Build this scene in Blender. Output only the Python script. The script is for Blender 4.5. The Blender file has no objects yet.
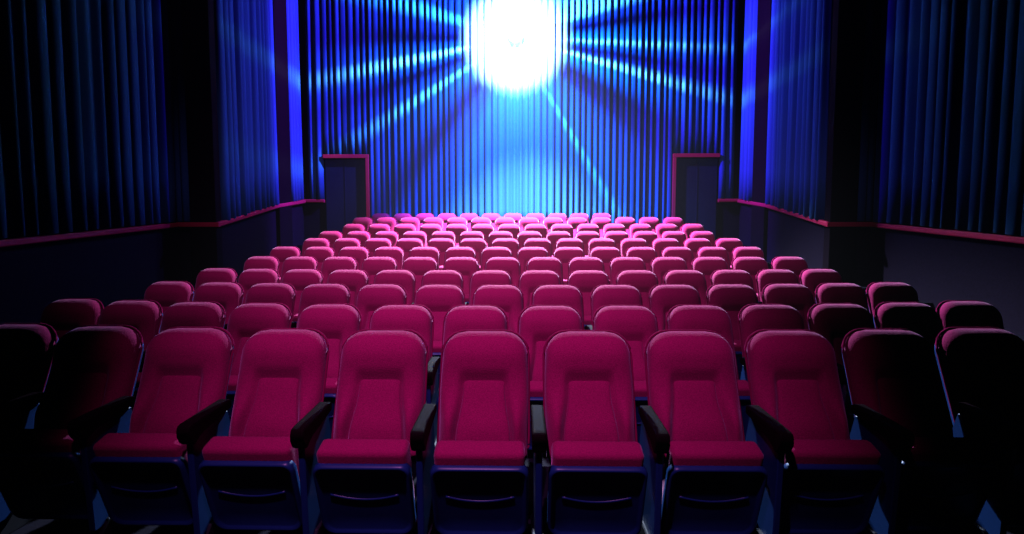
import bpy, bmesh, math, random
from mathutils import Vector, Matrix
random.seed(7)
scene = bpy.context.scene
COL = scene.collection
HC = 1.57                     # camera height over the floor of the front row
REAR = 13.6                   # distance of the rear wall
CEIL = 8.5

# ------------------------------------------------------------------ camera
cam_d = bpy.data.cameras.new('camera')
cam = bpy.data.objects.new('camera', cam_d); COL.objects.link(cam)
cam_d.sensor_width = 36.0
cam_d.lens = 36.0 * 500.0 / 1024.0
cam_d.clip_end = 100
cam.location = (0, 0, HC)
cam.rotation_euler = (math.radians(90 - 3.66), 0, math.radians(0.92))
scene.camera = cam

# ------------------------------------------------------------------ world: dark hall with thin haze in the air
world = bpy.data.worlds.new('world'); scene.world = world
world.use_nodes = True
wn, wl = world.node_tree.nodes, world.node_tree.links
wn['Background'].inputs['Color'].default_value = (0, 0, 0, 1)
wn['Background'].inputs['Strength'].default_value = 0
vs = wn.new('ShaderNodeVolumeScatter')
vs.inputs['Color'].default_value = (1, 1, 1, 1)
vs.inputs['Density'].default_value = 0.0008
vs.inputs['Anisotropy'].default_value = 0.5
wl.new(vs.outputs[0], wn['World Output'].inputs['Volume'])

scene.view_settings.view_transform = 'Standard'
scene.view_settings.look = 'None'
scene.view_settings.gamma = 1
scene.view_settings.use_curve_mapping = False
scene.view_settings.exposure = 0.0
scene.cycles.use_denoising = True
scene.cycles.diffuse_bounces = 0
scene.cycles.glossy_bounces = 1
scene.cycles.volume_bounces = 0

# ------------------------------------------------------------------ lights
LAMP = Vector((-0.12, REAR - 1.5, HC + 5.18))

def beam_light(name, energy, stops, wall_gain, room_gain):
    """a projector lamp whose fan of beams is a function of the direction in which the light leaves it"""
    d = bpy.data.lights.new(name, 'POINT'); d.energy = energy; d.shadow_soft_size = 0.03
    d.use_nodes = True
    n, l = d.node_tree.nodes, d.node_tree.links
    em = n['Emission']
    g = n.new('ShaderNodeNewGeometry')
    sep = n.new('ShaderNodeSeparateXYZ'); l.new(g.outputs['Incoming'], sep.inputs[0])
    def m(op, a, b=None, c=None):
        k = n.new('ShaderNodeMath'); k.operation = op
        for i, v in enumerate((a, b, c)):
            if v is None: continue
            if isinstance(v, (int, float)): k.inputs[i].default_value = v
            else: l.new(v, k.inputs[i])
        return k.outputs[0]
    X, Y, Z = sep.outputs
    negz = m('MULTIPLY', Z, -1.0)
    az = m('ARCTAN2', negz, X)                       # 0 right, 90 down, 180 left, -90 up
    t = m('FRACT', m('ADD', m('DIVIDE', az, 2 * math.pi), 1.25))   # 0 at up, .25 right, .5 down, .75 left
    ramp = n.new('ShaderNodeValToRGB'); l.new(t, ramp.inputs[0])
    cr = ramp.color_ramp; cr.interpolation = 'EASE'
    while len(cr.elements) > 1: cr.elements.remove(cr.elements[0])
    first = True
    for deg, col in sorted(((((a + 90) % 360) / 360.0), c) for a, c in stops):
        if first:
            e = cr.elements[0]; e.position = deg; first = False
        else:
            e = cr.elements.new(deg)
        e.color = (*col, 1)
    toward_wall = m('MAXIMUM', Y, 0.0)
    sm = n.new('ShaderNodeMapRange'); sm.interpolation_type = 'SMOOTHSTEP'
    sm.inputs['From Min'].default_value = -0.10; sm.inputs['From Max'].default_value = 0.04
    l.new(Y, sm.inputs['Value'])
    mix = n.new('ShaderNodeMix'); mix.data_type = 'FLOAT'
    l.new(sm.outputs[0], mix.inputs['Factor'])
    # towards the hall: full below, but the fan to the sides stays close to the rear wall
    down = m('ARCTAN2', m('ABSOLUTE', X), negz)
    sd = n.new('ShaderNodeMapRange'); sd.interpolation_type = 'SMOOTHSTEP'; l.new(down, sd.inputs['Value'])
    sd.inputs['From Min'].default_value = math.radians(36); sd.inputs['From Max'].default_value = math.radians(56)
    wallf = m('DIVIDE', wall_gain, m('ADD', toward_wall, m('ADD', m('MULTIPLY', sd.outputs[0], 0.35), 0.12)))
    fw = n.new('ShaderNodeMapRange'); fw.interpolation_type = 'SMOOTHSTEP'; l.new(m('MULTIPLY', Y, -1.0), fw.inputs['Value'])
    fw.inputs['From Min'].default_value = 0.12; fw.inputs['From Max'].default_value = 0.60
    cut = m('SUBTRACT', 1.0, m('MULTIPLY', m('MULTIPLY', sd.outputs[0], fw.outputs[0]), 0.996))
    ahead = n.new('ShaderNodeMapRange'); ahead.interpolation_type = 'SMOOTHSTEP'; l.new(m('MULTIPLY', Y, -1.0), ahead.inputs['Value'])
    ahead.inputs['From Min'].default_value = 0.84; ahead.inputs['From Max'].default_value = 0.97
    l.new(m('MULTIPLY', m('MAXIMUM', cut, ahead.outputs[0]), room_gain), mix.inputs[2])
    l.new(wallf, mix.inputs[3])
    hot = n.new('ShaderNodeMapRange'); hot.interpolation_type = 'SMOOTHSTEP'; l.new(Y, hot.inputs['Value'])
    hot.inputs['From Min'].default_value = 0.66; hot.inputs['From Max'].default_value = 0.90
    cm = n.new('ShaderNodeMix'); cm.data_type = 'RGBA'; l.new(hot.outputs[0], cm.inputs[0])
    far = n.new('ShaderNodeMapRange'); far.interpolation_type = 'SMOOTHSTEP'; l.new(Y, far.inputs['Value'])
    far.inputs['From Min'].default_value = 0.14; far.inputs['From Max'].default_value = 0.42
    far.inputs['To Min'].default_value = 0.90; far.inputs['To Max'].default_value = 0.0
    ev = n.new('ShaderNodeMix'); ev.data_type = 'RGBA'; l.new(m('MULTIPLY', far.outputs[0], sd.outputs[0]), ev.inputs[0])
    l.new(ramp.outputs[0], ev.inputs[6]); ev.inputs[7].default_value = (0.12, 0.018, 0.50, 1)
    l.new(ev.outputs[2], cm.inputs[6]); cm.inputs[7].default_value = (3.0, 1.7, 1.5, 1)
    l.new(cm.outputs[2], em.inputs['Color'])
    l.new(mix.outputs[0], em.inputs['Strength'])
    o = bpy.data.objects.new(name, d); COL.objects.link(o); o.location = LAMP
    return o

def bc(v):        # beam colour: violet when weak, azure when strong, paler in the hottest beams
    w = max(0.0, v - 1.0)
    return (0.10 * v * max(0, 1 - v) + 1.5 * w, 0.01 * v + 0.34 * v * v + 0.7 * w, 0.95 * v)
ST = [(-40, .35), (-26, .30), (-19, 1.3), (-14, .35), (-8.5, .04), (-2, .15), (1, .7), (3, 1.45), (5, .6), (9.5, .06), (13, .3), (16, 1.6), (18.5, .7),
      (24, .45), (30, .05), (36, .09), (43, .42), (52, .5), (57.5, .54), (59.5, 1.1), (61.5, .56), (78, .66), (90, .68), (108, .60), (120, .34),
      (129, .07), (138, .16), (145, .5), (148.5, 1.25), (152, .4), (160, .05), (165, .5), (168.5, 1.6)]
ST += [(172, .5), (180, .04), (190, .25), (197, 1.1), (203, .35), (222, .4)]
ST = [p for p in ST if p[0] not in (-40, -26, -2, 24, 52, 78, 138)]
STOPS = [(a, bc(v)) for a, v in ST]
beam_light('projector_beam', 4300, STOPS, 1.0, 0.30)

def spot(name, loc, target, energy, color, size, blend, radius):
    d = bpy.data.lights.new(name, 'SPOT'); d.energy = energy; d.color = color
    d.spot_size = math.radians(size); d.spot_blend = blend; d.shadow_soft_size = radius
    o = bpy.data.objects.new(name, d); COL.objects.link(o); o.location = loc
    o.rotation_euler = (Vector(target) - Vector(loc)).to_track_quat('-Z', 'Y').to_euler()
    return o
spot('house_spotlight', (-0.6, 0.1, 5.6), (-0.26, 3.0, 1.0), 520, (1.0, 0.28, 0.95), 46, 1.0, 0.05)
spot('house_spotlight', (-1.6, 2.6, 6.4), (-0.7, 6.6, 0.9), 440, (1.0, 0.36, 1.0), 76, 1.0, 0.05)
spot('added_rear_fill', (-0.4, 2.5, 7.4), (-0.2, 11.6, 1.2), 850, (1.0, 0.40, 0.90), 82, 1.0, 0.10)  # unseen fill lamp, added to brighten the rear seat faces and pink trims
spot('projector_wash', LAMP + Vector((0, -.1, -.1)), (0.3, 10.2, 1.2), 27000, (0.72, 0.85, 1.0), 95, 1.0, 0.10)

# ------------------------------------------------------------------ materials
MATS = {}
def mat(name, base, rough=0.6, spec=0.4, noise=0.0, nscale=200.0, bump=0.0, sheen=0.0, sheen_tint=(1, 1, 1), metal=0.0, alt=None):
    m = bpy.data.materials.new(name); m.use_nodes = True
    n, l = m.node_tree.nodes, m.node_tree.links
    b = n['Principled BSDF']
    b.inputs['Base Color'].default_value = (*base, 1)
    b.inputs['Roughness'].default_value = rough
    b.inputs['Specular IOR Level'].default_value = spec
    b.inputs['Metallic'].default_value = metal
    if sheen:
        b.inputs['Sheen Weight'].default_value = sheen
        b.inputs['Sheen Roughness'].default_value = 0.4
        b.inputs['Sheen Tint'].default_value = (*sheen_tint, 1)
    tc = n.new('ShaderNodeTexCoord')
    if noise:
        t = n.new('ShaderNodeTexNoise'); t.inputs['Scale'].default_value = nscale; t.inputs['Detail'].default_value = 3
        l.new(tc.outputs['Object'], t.inputs['Vector'])
        mx = n.new('ShaderNodeMix'); mx.data_type = 'RGBA'
        a = alt or tuple(c * (1 - noise) for c in base)
        mx.inputs[6].default_value = (*a, 1)
        mx.inputs[7].default_value = (*tuple(min(1, c * (1 + noise)) for c in base), 1)
        l.new(t.outputs['Fac'], mx.inputs[0]); l.new(mx.outputs[2], b.inputs['Base Color'])
        if bump:
            bp = n.new('ShaderNodeBump'); bp.inputs['Strength'].default_value = bump; bp.inputs['Distance'].default_value = 0.004
            l.new(t.outputs['Fac'], bp.inputs['Height']); l.new(bp.outputs[0], b.inputs['Normal'])
    MATS[name] = m
    return m
FAB = mat('magenta_fabric', (0.54, 0.014, 0.150), 0.85, 0.08, 0.55, 170, 0.6, 0.55, (1.0, 0.55, 0.92))
PIPE = mat('piping_fabric', (0.34, 0.006, 0.09), 0.9, 0.03)
BLUE = mat('blue_plastic', (0.014, 0.055, 0.22), 0.36, 0.5, 0.12, 60)
ARM = mat('armrest_plastic', (0.010, 0.0025, 0.005), 0.65, 0.03, 0.2, 300, 0.3)
METAL = mat('dark_metal', (0.04, 0.04, 0.05), 0.6, 0.3, metal=0.5)
CARPET = mat('carpet', (0.012, 0.010, 0.020), 0.95, 0.1, 0.5, 90, 0.4)
CURT = mat('blue_curtain', (0.045, 0.24, 0.66), 0.75, 0.2, 0.10, 30, 0.15, 0.2, (0.4, 0.6, 1.0))
DADO = mat('dado_fabric', (0.012, 0.006, 0.020), 0.9, 0.15, 0.45, 35, 0.4)
PILA = mat('dark_pilaster', (0.009, 0.004, 0.009), 0.8, 0.05, 0.3, 60, 0.3)
TRIM = mat('pink_trim', (0.85, 0.035, 0.13), 0.45, 0.4, 0.1, 25)
DOORM = mat('dark_door', (0.016, 0.030, 0.060), 0.5, 0.4, 0.2, 14)
CEILM = mat('black_ceiling', (0.006, 0.006, 0.010), 0.95, 0.1, 0.3, 20)
BLACK = mat('projector_body', (0.02, 0.02, 0.025), 0.5, 0.4, 0.1, 80)
LENS = bpy.data.materials.new('lit_lens'); LENS.use_nodes = True
_e = LENS.node_tree.nodes['Principled BSDF']
_e.inputs['Base Color'].default_value = (0.8, 0.9, 1, 1)
_e.inputs['Emission Color'].default_value = (0.75, 0.88, 1, 1)
_e.inputs['Emission Strength'].default_value = 110

# ------------------------------------------------------------------ mesh helpers
def smooth(me, on=True):
    for p in me.polygons: p.use_smooth = on
def link(name, me, parent=None, loc=(0, 0, 0)):
    o = bpy.data.objects.new(name, me); COL.objects.link(o)
    o.location = loc
    if parent: o.parent = parent
    return o
def from_bm(name, bm, m, sm=False):
    bmesh.ops.recalc_face_normals(bm, faces=bm.faces[:])
    me = bpy.data.meshes.new(name); bm.to_mesh(me); bm.free()
    me.materials.append(m); smooth(me, sm)
    return me
def box_me(name, x0, x1, y0, y1, z0, z1, m, bev=0.0, seg=2, sm=False):
    bm = bmesh.new(); bmesh.ops.create_cube(bm, size=1)
    for v in bm.verts:
        v.co = Vector((x0 + (v.co.x + .5) * (x1 - x0), y0 + (v.co.y + .5) * (y1 - y0), z0 + (v.co.z + .5) * (z1 - z0)))
    if bev: bmesh.ops.bevel(bm, geom=bm.edges[:], offset=bev, segments=seg, profile=0.5, affect='EDGES')
    return from_bm(name, bm, m, sm)
def prism_me(name, pts, axis, a, b, m, bev=0.0, seg=2, sm=False):
    """polygon pts extruded along axis 'x' (pts = y,z) or 'z' (pts = x,y) from a to b"""
    bm = bmesh.new()
    mk = (lambda p, t: (t, p[0], p[1])) if axis == 'x' else (lambda p, t: (p[0], p[1], t))
    A = [bm.verts.new(mk(p, a)) for p in pts]; B = [bm.verts.new(mk(p, b)) for p in pts]
    n = len(pts)
    bm.faces.new(A); bm.faces.new(B[::-1])
    for i in range(n): bm.faces.new((A[i], B[i], B[(i + 1) % n], A[(i + 1) % n]))
    if bev: bmesh.ops.bevel(bm, geom=bm.edges[:], offset=bev, segments=seg, profile=0.5, affect='EDGES')
    return from_bm(name, bm, m, sm)
def tube_me(name, pts, r, m, k=8, closed=False):
    bm = bmesh.new(); rings = []
    n = len(pts); pts = [Vector(p) for p in pts]
    for i, p in enumerate(pts):
        t = (pts[(i + 1) % n] - pts[i - 1]) if closed else (pts[min(i + 1, n - 1)] - pts[max(i - 1, 0)])
        t.normalize()
        up = Vector((0, 0, 1)) if abs(t.z) < .9 else Vector((0, 1, 0))
        u = t.cross(up).normalized(); v = t.cross(u).normalized()
        rings.append([bm.verts.new(p + (u * math.cos(2 * math.pi * j / k) + v * math.sin(2 * math.pi * j / k)) * r) for j in range(k)])
    for i in range(n if closed else n - 1):
        a, b = rings[i], rings[(i + 1) % n]
        for j in range(k): bm.faces.new((a[j], b[j], b[(j + 1) % k], a[(j + 1) % k]))
    if not closed: bm.faces.new(rings[0]); bm.faces.new(rings[-1][::-1])
    return from_bm(name, bm, m, True)
def rrect(x0, x1, t0, t1, rb, rt, k=6):
    """outline with rounded bottom (rb) and top (rt) corners, counter-clockwise"""
    out = []
    for cx, cy, r, a0 in ((x1 - rb, t0 + rb, rb, -90), (x1 - rt, t1 - rt, rt, 0), (x0 + rt, t1 - rt, rt, 90), (x0 + rb, t0 + rb, rb, 180)):
        for i in range(k + 1):
            a = math.radians(a0 + 90 * i / k)
            out.append((cx + r * math.cos(a), cy + r * math.sin(a)))
    # even out long straight stretches
    res = []
    for i, p in enumerate(out):
        q = out[(i + 1) % len(out)]
        d = math.hypot(q[0] - p[0], q[1] - p[1]); s = max(1, int(d / 0.035))
        for j in range(s): res.append((p[0] + (q[0] - p[0]) * j / s, p[1] + (q[1] - p[1]) * j / s))
    return res
def pad_me(name, outline, prof, fwd, place, m, back=-0.03, extra=None):
    """a cushion over an outline: prof = [(ring scale, depth)...] from rim to centre, closed behind"""
    bm = bmesh.new()
    cx = sum(p[0] for p in outline) / len(outline); ct = sum(p[1] for p in outline) / len(outline)
    def V(x, t, d): return bm.verts.new(place(x, t, d))
    rings = []
    rings.append([V(x, t, back) for x, t in outline])
    for s, d in prof:
        rings.append([V(cx + (x - cx) * s, ct + (t - ct) * s, d + (extra(cx + (x - cx) * s, ct + (t - ct) * s) if extra else 0)) for x, t in outline])
    n = len(outline)
    for a, b in zip(rings, rings[1:]):
        for i in range(n): bm.faces.new((a[i], a[(i + 1) % n], b[(i + 1) % n], b[i]))
    c = V(cx, ct, prof[-1][1] + (extra(cx, ct) if extra else 0))
    for i in range(n): bm.faces.new((rings[-1][i], rings[-1][(i + 1) % n], c))
    bm.faces.new(rings[0][::-1])
    return from_bm(name, bm, m, True)
def pillow(D, e=3.0, rings=(1, .985, .96, .92, .86, .78, .66, .5, .3)):
    return [(s, D * (1 - s ** (e * 2)) ** 0.5) for s in rings]

# ------------------------------------------------------------------ the setting
TOPS = [0.0, 0.0, 0.057, 0.126, 0.235, 0.348, 0.476, 0.607, 0.772, 0.946, 1.08]     # floor height of each row
ROWY = [2.75 + i for i in range(11)]                                                # where the headrest tops stand
def struct(name, me, parent=None):
    o = link(name, me, parent)
    if not parent: o['kind'] = 'structure'
    return o
# stepped floor: one profile extruded across the hall
prof = [(-3.0, -0.3), (-3.0, 0.0)]
for i in range(1, 11):
    if TOPS[i] > TOPS[i - 1]:
        yb = ROWY[i] - 0.62
        prof += [(yb, TOPS[i - 1]), (yb, TOPS[i])]
prof += [(REAR - 0.45, TOPS[10]), (REAR - 0.45, 1.30), (REAR + 0.4, 1.30), (REAR + 0.4, -0.3)]
struct('floor', prism_me('floor', prof, 'x', -7.1, 7.1, CARPET))
struct('ceiling', box_me('ceiling', -7.1, 7.1, -3.0, REAR + 0.4, CEIL, CEIL + 0.2, CEILM))

WO, WI, STEP = 6.67, 5.9, 9.67
def floor_z(y):
    z = 0.0
    for i in range(1, 11):
        if y >= ROWY[i] - 0.62: z = TOPS[i]
    return 1.30 if y >= REAR - 0.45 else z
for side, s in (('left', -1), ('right', 1)):
    pts = [(s * 7.0, -3.0), (s * WO, -3.0), (s * WO, STEP), (s * WI, STEP), (s * WI, REAR), (s * 7.0, REAR)]
    w = struct('wall_' + side, prism_me('wall_' + side, pts, 'z', -0.3, CEIL, DADO))
    pl = struct('pilaster', box_me('pilaster', *sorted((s * 6.36, s * 5.86)), STEP - 0.09, STEP + 0.10, -0.2, CEIL, PILA, 0.01), w)
    pl = struct('pilaster', box_me('pilaster', *sorted((s * 5.95, s * 5.80)), 12.04, 12.70, -0.2, CEIL, PILA, 0.01), w)
struct('wall_rear', box_me('wall_rear', -6.9, 6.9, REAR, REAR + 0.3, -0.3, CEIL, DADO))

def rail(n, a, b, wdt, hgt=0.085):
    """pink dado rail from a to b (points on the wall face, centre height), wdt deep into the room along the given normal"""
    a, b = Vector(a[:3]), Vector(b[:3]); nrm = Vector(wdt)
    bm = bmesh.new()
    A = [a + Vector((0, 0, h)) + nrm * d for h, d in ((-hgt / 2, 0), (-hgt / 2, .9), (-hgt * .3, 1), (hgt * .3, 1), (hgt / 2, .9), (hgt / 2, 0))]
    va = [bm.verts.new(p) for p in A]; vb = [bm.verts.new(p + (b - a)) for p in A]
    k = len(va)
    for i in range(k): bm.faces.new((va[i], vb[i], vb[(i + 1) % k], va[(i + 1) % k]))
    bm.faces.new(va); bm.faces.new(vb[::-1])
    return struct('trim_%d' % n, from_bm('trim', bm, TRIM))
def tz(y):      # height of the dado rail along the side walls
    ks = [(-3.0, 0.60), (6.41, 1.42), (9.67, 1.78), (12.0, 2.27), (REAR, 2.49)]
    for (y0, z0), (y1, z1) in zip(ks, ks[1:]):
        if y <= y1: return z0 + (z1 - z0) * (y - y0) / (y1 - y0)
    return 2.49
k = 1
for s in (-1, 1):
    for a, b, nv in (((s * WO, -3.0), (s * WO, STEP - .09), (-s * .12, 0, 0)), ((s * WO, STEP - .09), (s * (WI - .12), STEP - .09), (0, -.05, 0)),
                     ((s * WI, STEP - .1), (s * WI, 12.0), (-s * .12, 0, 0)), ((s * WI, 12.0), (s * WI, REAR), (-s * .12, 0, 0)),
                     ((s * WI, REAR), (s * 5.29, REAR), (0, -.12, 0))):
        rail(k, (*a, tz(a[1])), (*b, tz(b[1])), nv); k += 1

# doors in the rear corners
for i, s in ((1, -1), (2, 1)):
    x0, x1 = sorted((s * 5.28, s * 4.05))
    d = bpy.data.objects.new('door_%d' % i, None); COL.objects.link(d); d.location = (0, 0, 0); d['kind'] = 'structure'
    link('door_leaf', box_me('door_leaf', x0 + .03, x1 - .03, REAR - .06, REAR - .002, 1.302, 3.64, DOORM, .006), d)
    link('head_trim', box_me('head_trim', x0, x1, REAR - .16, REAR - .002, 3.62, 3.72, TRIM, .008), d)
    xi = s * 4.05
    link('jamb_trim', box_me('jamb_trim', *sorted((xi, xi + s * .085)), REAR - .16, REAR - .002, 1.302, 3.62, TRIM, .008), d)
    xm = s * 4.72
    link('edge_strip', box_me('edge_strip', xm - .008, xm + .008, REAR - .072, REAR - .058, 1.31, 3.61, DOORM), d)

# curtains: deep vertical folds hung in front of the walls
def curtain(label, p0, p1, zb0, zb1, nrm, pitch=0.2, amp=0.055, ztop=None, group=None):
    rnd = random.Random(label)
    p0, p1, nrm = Vector(p0), Vector(p1), Vector(nrm)
    L = (p1 - p0).length; n = max(1, round(L / pitch)); ztop = ztop or CEIL - 0.02
    cols = []
    for i in range(n):
        wv = rnd.uniform(.8, 1.2); cols.append(wv)
    tot = sum(cols); acc = 0; xs = []
    for i, wv in enumerate(cols):
        a = rnd.uniform(.7, 1.25); sk = rnd.uniform(-.12, .12)
        for j in range(12):
            f = j / 12
            ff = f + sk * math.sin(2 * math.pi * f)
            h = abs(math.sin(math.pi * ff)) ** 0.85
            xs.append(((acc + wv * f) / tot, amp * a * h * 2))
        acc += wv
    xs.append((1.0, 0.0))
    bm = bmesh.new(); rows = 9; grid = []
    ph = rnd.uniform(0, 6)
    for r in range(rows):
        v = r / (rows - 1); row = []
        for f, d in xs:
            zb = zb0 + (zb1 - zb0) * f
            z = zb + (ztop - zb) * v
            sway = 0.012 * math.sin(ph + f * 9 + v * 4)
            row.append(bm.verts.new(p0 + (p1 - p0) * f + nrm * (d * (1.08 - .16 * v) + .012 + sway * (0 if f in (0, 1) else .6)) + Vector((0, 0, z))))
        grid.append(row)
    for a, b in zip(grid, grid[1:]):
        for i in range(len(a) - 1): bm.faces.new((a[i], a[i + 1], b[i + 1], b[i]))
    me = bpy.data.meshes.new('curtain'); bm.to_mesh(me); bm.free(); me.materials.append(CURT); smooth(me)
    o = link('curtain', me); md = o.modifiers.new('thickness', 'SOLIDIFY'); md.thickness = 0.006
    o['label'] = label; o['category'] = 'curtain'
    o['group'] = 'blue pleated wall curtains'
    return o
curtain('wide bright blue pleated curtain covering the rear wall between the two doors', (-4.06, REAR - .02, 0), (4.06, REAR - .02, 0), 1.32, 1.32, (0, -1, 0), .17, .046)
for s, nm in ((-1, 'left'), (1, 'right')):
    e = ' at the %s' % nm
    curtain('blue pleated curtain hanging just above the %s rear door frame' % nm, (s * 4.07, REAR - .02, 0), (s * 5.28, REAR - .02, 0), 3.73, 3.73, (0, -1, 0), .18, .036)
    curtain('narrow blue curtain strip in the rear corner outside the %s door' % nm, (s * 5.30, REAR - .02, 0), (s * 5.70, REAR - .02, 0), 2.54, 2.54, (0, -1, 0), .18, .036)
    curtain('violet-blue curtain on the %s wall between rear pilaster and rear corner' % nm, (s * (WI - .01), 12.72, 0), (s * (WI - .01), REAR - .14, 0), tz(12.72) + .05, tz(REAR) + .05, (-s, 0, 0), .19)
    curtain('violet-blue pleated curtain on the %s wall between the two dark pilasters' % nm, (s * (WI - .01), STEP + .12, 0), (s * (WI - .01), 12.02, 0), tz(STEP) + .06, tz(12.02) + .05, (-s, 0, 0), .2)
    curtain('narrow dim blue curtain on the %s wall step beside the dark pilaster' % nm, (s * (WO - .01), STEP - .02, 0), (s * 6.38, STEP - .02, 0), tz(STEP) + .05, tz(STEP) + .05, (0, -1, 0), .15, .04)
    curtain('long dark blue pleated curtain on the front part of the %s wall' % nm, (s * (WO - .01), -3.0, 0), (s * (WO - .01), STEP - .14, 0), tz(-3) + .06, tz(STEP) + .05, (-s, 0, 0), .22)

# ------------------------------------------------------------------ the projector high on the rear wall
def lathe_me(name, prof, m, k=40):
    bm = bmesh.new(); rings = []
    for r, y in prof: rings.append([bm.verts.new((r * math.cos(2 * math.pi * j / k), y, r * math.sin(2 * math.pi * j / k))) for j in range(k)])
    for a, b in zip(rings, rings[1:]):
        for j in range(k): bm.faces.new((a[j], a[(j + 1) % k], b[(j + 1) % k], b[j]))
    bm.faces.new(rings[0]); bm.faces.new(rings[-1][::-1])
    return from_bm(name, bm, m, True)
pj = bpy.data.objects.new('projector', None); COL.objects.link(pj); pj.location = (LAMP.x, REAR - .21, LAMP.z)
pj['label'] = 'blazing round white projector light high on the blue rear curtain'; pj['category'] = 'projector'
link('housing', lathe_me('housing', [(.05, .205), (.06, .0), (.10, -.03), (.11, -.06), (.10, -.09)], BLACK), pj)
link('lens', lathe_me('lens', [(.08, -.06)] + [(.20 * math.sin(math.radians(a)), -.13 + .075 * math.cos(math.radians(a))) for a in range(25, 176, 10)], LENS), pj)

# ------------------------------------------------------------------ cinema seats
TL = math.hypot(0.2, 0.5)
AX = Vector((0, 0.2, 0.5)) / TL            # up along the reclined back
NF = Vector((0, -0.5, 0.2)) / TL           # out of the back, towards the sitter
O0 = Vector((0, -0.215, 0.50))             # foot of the back cushion
def back_pt(x, t, d): return Vector((x, 0, 0)) + O0 + AX * t + NF * d
HB, HT = 0.345, 0.578                       # headrest bottom and top along the back
RC = 0.13
def half_w(t):
    w = .228 + .008 * math.exp(-((t - .25) / .2) ** 2)
    if t > HT - RC: w -= RC - math.sqrt(max(0, RC * RC - (t - (HT - RC)) ** 2)) if t < HT else RC
    return w
def sst(a, b, v):
    v = max(0, min(1, (v - a) / (b - a))); return v * v * (3 - 2 * v)
def depth(u, x, t):
    e = max(0, 1 - abs(u) ** 5) ** .5
    top = math.sqrt(max(0, 1 - (max(0, t - (HT - .085)) / .085) ** 2))
    d = (.050 + .036 * math.exp(-((t - .45) / .10) ** 2)) * e * top
    wl = .120 + .030 * sst(.25, .0, t)
    inset = sst(wl + .022, wl - .012, abs(x)) * sst(HB + .03, HB - .07, t)
    d -= .032 * inset
    d += .046 * math.exp(-((t - .09) / .10) ** 2) * math.exp(-((abs(x) - .185) / .038) ** 2) * e
    return d
def field_me(name, t0, t1, rows, m, x0=None, dfun=depth, back=-.02):
    bm = bmesh.new(); cols = 36; fr = []; bk = []
    us = [math.sin(math.pi / 2 * (2 * i / cols - 1)) * .35 + (2 * i / cols - 1) * .65 for i in range(cols + 1)]
    for r in range(rows + 1):
        t = t0 + (t1 - t0) * r / rows
        w = x0(t) if x0 else half_w(t)
        fr.append([bm.verts.new(back_pt(u * w, t, dfun(u, u * w, t))) for u in us])
        bk.append([bm.verts.new(back_pt(u * w, t, back)) for u in us])
    for r in range(rows):
        for i in range(cols):
            bm.faces.new((fr[r][i], fr[r][i + 1], fr[r + 1][i + 1], fr[r + 1][i]))
            bm.faces.new((bk[r][i], bk[r + 1][i], bk[r + 1][i + 1], bk[r][i + 1]))
        for i in (0, cols): bm.faces.new((fr[r][i], fr[r + 1][i], bk[r + 1][i], bk[r][i]))
    for r in (rows,) if t1 > HB else (0,):          # the seam between backrest and headrest stays open
        for i in range(cols): bm.faces.new((fr[r][i], fr[r][i + 1], bk[r][i + 1], bk[r][i]))
    return from_bm(name, bm, m, True)
def lum_w(t): return .112 + .030 * sst(.25, .0, t)
def lum_d(u, x, t):
    e = max(0, 1 - abs(u) ** 8) ** .5 * math.sqrt(max(0, 1 - (max(0, t - (HB - .13)) / .122) ** 2))
    return .006 + .030 * (.45 + .55 * e) + .018 * math.exp(-((t - .06) / .09) ** 2) * (1 - .5 * u * u)
ME = {}
ME['back_shell'] = pad_me('back_shell', rrect(-.222, .222, -.12, HT - .012, .04, .125), [(1.0, -.015), (.97, -.006), (.9, -.004)], 1, back_pt, BLUE, back=-.055)
ME['backrest'] = field_me('backrest', -.08, HB, 26, FAB)
ME['headrest'] = field_me('headrest', HB, HT, 20, FAB)
ME['lumbar_panel'] = field_me('lumbar_panel', -.08, HB - .01, 20, FAB, lum_w, lum_d)
pip = [(x, t) for x, t in rrect(-.238, .238, -.05, HT + .003, .04, .128) if t > -.04]
i0 = max(range(len(pip)), key=lambda i: (pip[i][0] > 0, -pip[i][1]))
pip = pip[i0:] + pip[:i0]
ME['piping'] = tube_me('piping', [back_pt(x, t, -.012) for x, t in pip], .0075, PIPE, 6)
# folded seat: cushion edge on top, blue pan facing forward
SA = Vector((0, -0.11, 0.34)).normalized()
SN = Vector((0, -SA.z, SA.y))
S0 = Vector((0, -0.375, 0.198))
def pan_pt(x, t, d): return Vector((x, 0, 0)) + S0 + SA * t + SN * d
ME['seat_pan'] = pad_me('seat_pan', rrect(-.232, .232, -.12, .31, .06, .045),
                        [(1.0, .012), (.985, .024), (.965, .030), (.93, .030), (.90, .020), (.86, .016), (.5, .016)], 1, pan_pt, BLUE, back=-.012)
ME['ridge'] = tube_me('ridge', [pan_pt(.165 * (i / 8 - 1), .10 + .030 * (i / 8 - 1) ** 2, .014) for i in range(17)], .007, BLUE, 8)
def cushion_me():
    bm = bmesh.new(); bmesh.ops.create_cube(bm, size=1)
    for v in bm.verts:
        x, d, t = v.co.x * .43, 0.004 - (v.co.y + .5) * .115, -.02 + (v.co.z + .5) * .392
        v.co = pan_pt(x, t, d)
    bmesh.ops.bevel(bm, geom=bm.edges[:], offset=.028, segments=4, profile=.5, affect='EDGES')
    return from_bm('seat_cushion', bm, FAB, True)
ME['seat_cushion'] = cushion_me()
AX0 = 0.28
def arm_at(x):
    pts = [(-.535, .615), (-.545, .640), (-.535, .668), (-.51, .675), (-.20, .690), (-.185, .68), (-.185, .64), (-.44, .615), (-.47, .58), (-.50, .565), (-.525, .58)]
    return prism_me('armrest', pts, 'x', x - .033, x + .033, ARM, .010, 2, False)
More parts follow.
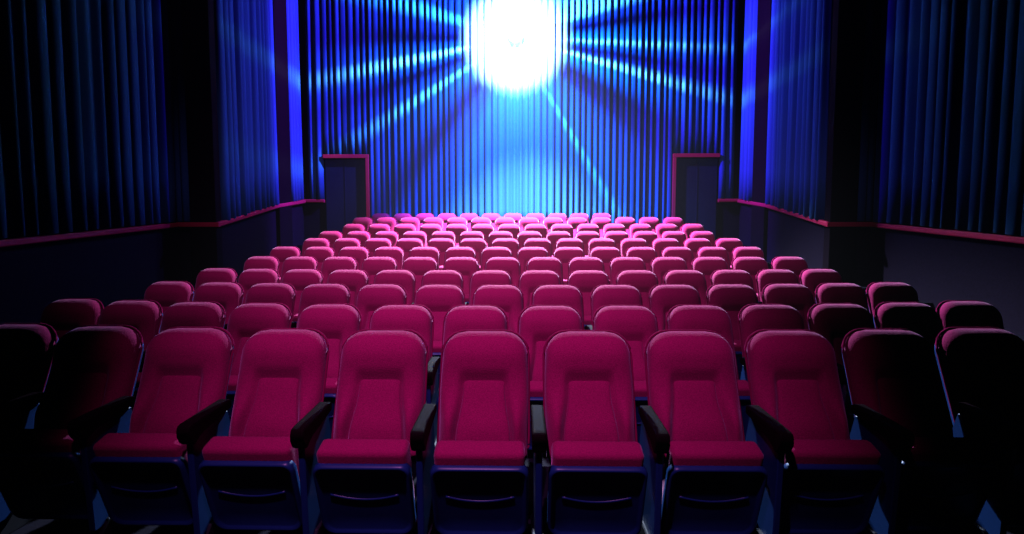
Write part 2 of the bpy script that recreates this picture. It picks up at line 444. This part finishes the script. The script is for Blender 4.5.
def panel_at(x):
    pts = [(-.47, .08), (-.50, .59), (-.44, .61), (-.20, .63), (-.16, .50), (-.16, .08)]
    return prism_me('side_panel', pts, 'x', x - .016, x + .016, BLUE, .005, 1)
def foot_at(x):
    return prism_me('foot', [(-.50, 0), (-.50, .018), (-.44, .05), (-.40, .11), (-.20, .11), (-.14, .05), (-.08, .018), (-.08, 0)], 'x', x - .03, x + .03, METAL, .005, 1)
ME['armrest'], ME['side_panel'], ME['foot'] = arm_at(AX0), panel_at(AX0), foot_at(AX0)
ME['armrest_e'], ME['side_panel_e'], ME['foot_e'] = arm_at(-AX0), panel_at(-AX0), foot_at(-AX0)
PARTS = ['back_shell', 'backrest', 'lumbar_panel', 'headrest', 'piping', 'seat_cushion', 'armrest', 'side_panel', 'foot']
NAME = {'armrest_e': 'armrest', 'side_panel_e': 'side_panel', 'foot_e': 'foot'}
LAB = {'seat_pan': 'blue plastic underside of the folded seat', 'back_shell': 'blue plastic back shell', 'armrest': 'dark armrest', 'side_panel': 'blue side panel'}

PITCH = 0.56
PHASE = [-.34, -.594, -.369, -.596, -.413, -.65, -.457, -.67, -.41, -.625, -.317]
RANGE = [(-5, 5), (-6, 7), (-6, 7), (-6, 7), (-6, 7), (-6, 7), (-6, 7), (-6, 7), (-6, 7), (-6, 7), (-6, 4)]
SAG = [.25, .33, .31, .30, .18, .15, .12, .10, .06, .05, .0]
ORD = ['first', 'second', 'third', 'fourth', 'fifth', 'sixth', 'seventh', 'eighth', 'ninth', 'tenth', 'eleventh', 'twelfth', 'thirteenth', 'fourteenth']
for r in range(11):
    k0, k1 = RANGE[r]
    for q, k in enumerate(range(k0, k1 + 1)):
        u = PHASE[r] + k
        seat = bpy.data.objects.new('cinema_seat', None); COL.objects.link(seat)
        seat.empty_display_size = 0.1
        seat.rotation_euler.z = math.radians(random.uniform(-0.3, 0.3))
        seat.location = (u * PITCH, ROWY[r] + SAG[r] * (u / 6.5) ** 2, TOPS[r])
        for p in PARTS + (['armrest_e', 'side_panel_e', 'foot_e'] if k == k0 else []):
            o = link(NAME.get(p, p), ME[p], seat)
            if NAME.get(p, p) in LAB: o['label'] = LAB[NAME.get(p, p)]
        pan = link('seat_pan', ME['seat_pan'], seat); pan['label'] = LAB['seat_pan']
        link('ridge', ME['ridge'], pan)
        tone = 'crimson' if r == 0 else 'magenta' if r < 7 else 'pale pink'
        rowname = 'front row' if r == 0 else 'rearmost row' if r == 10 else ORD[r] + ' row from the front'
        seat['label'] = '%s fabric cinema seat, %s from the left in the %s' % (tone, ORD[q], rowname)
        seat['category'] = 'seat'
        seat['group'] = 'cinema seats in the ' + rowname
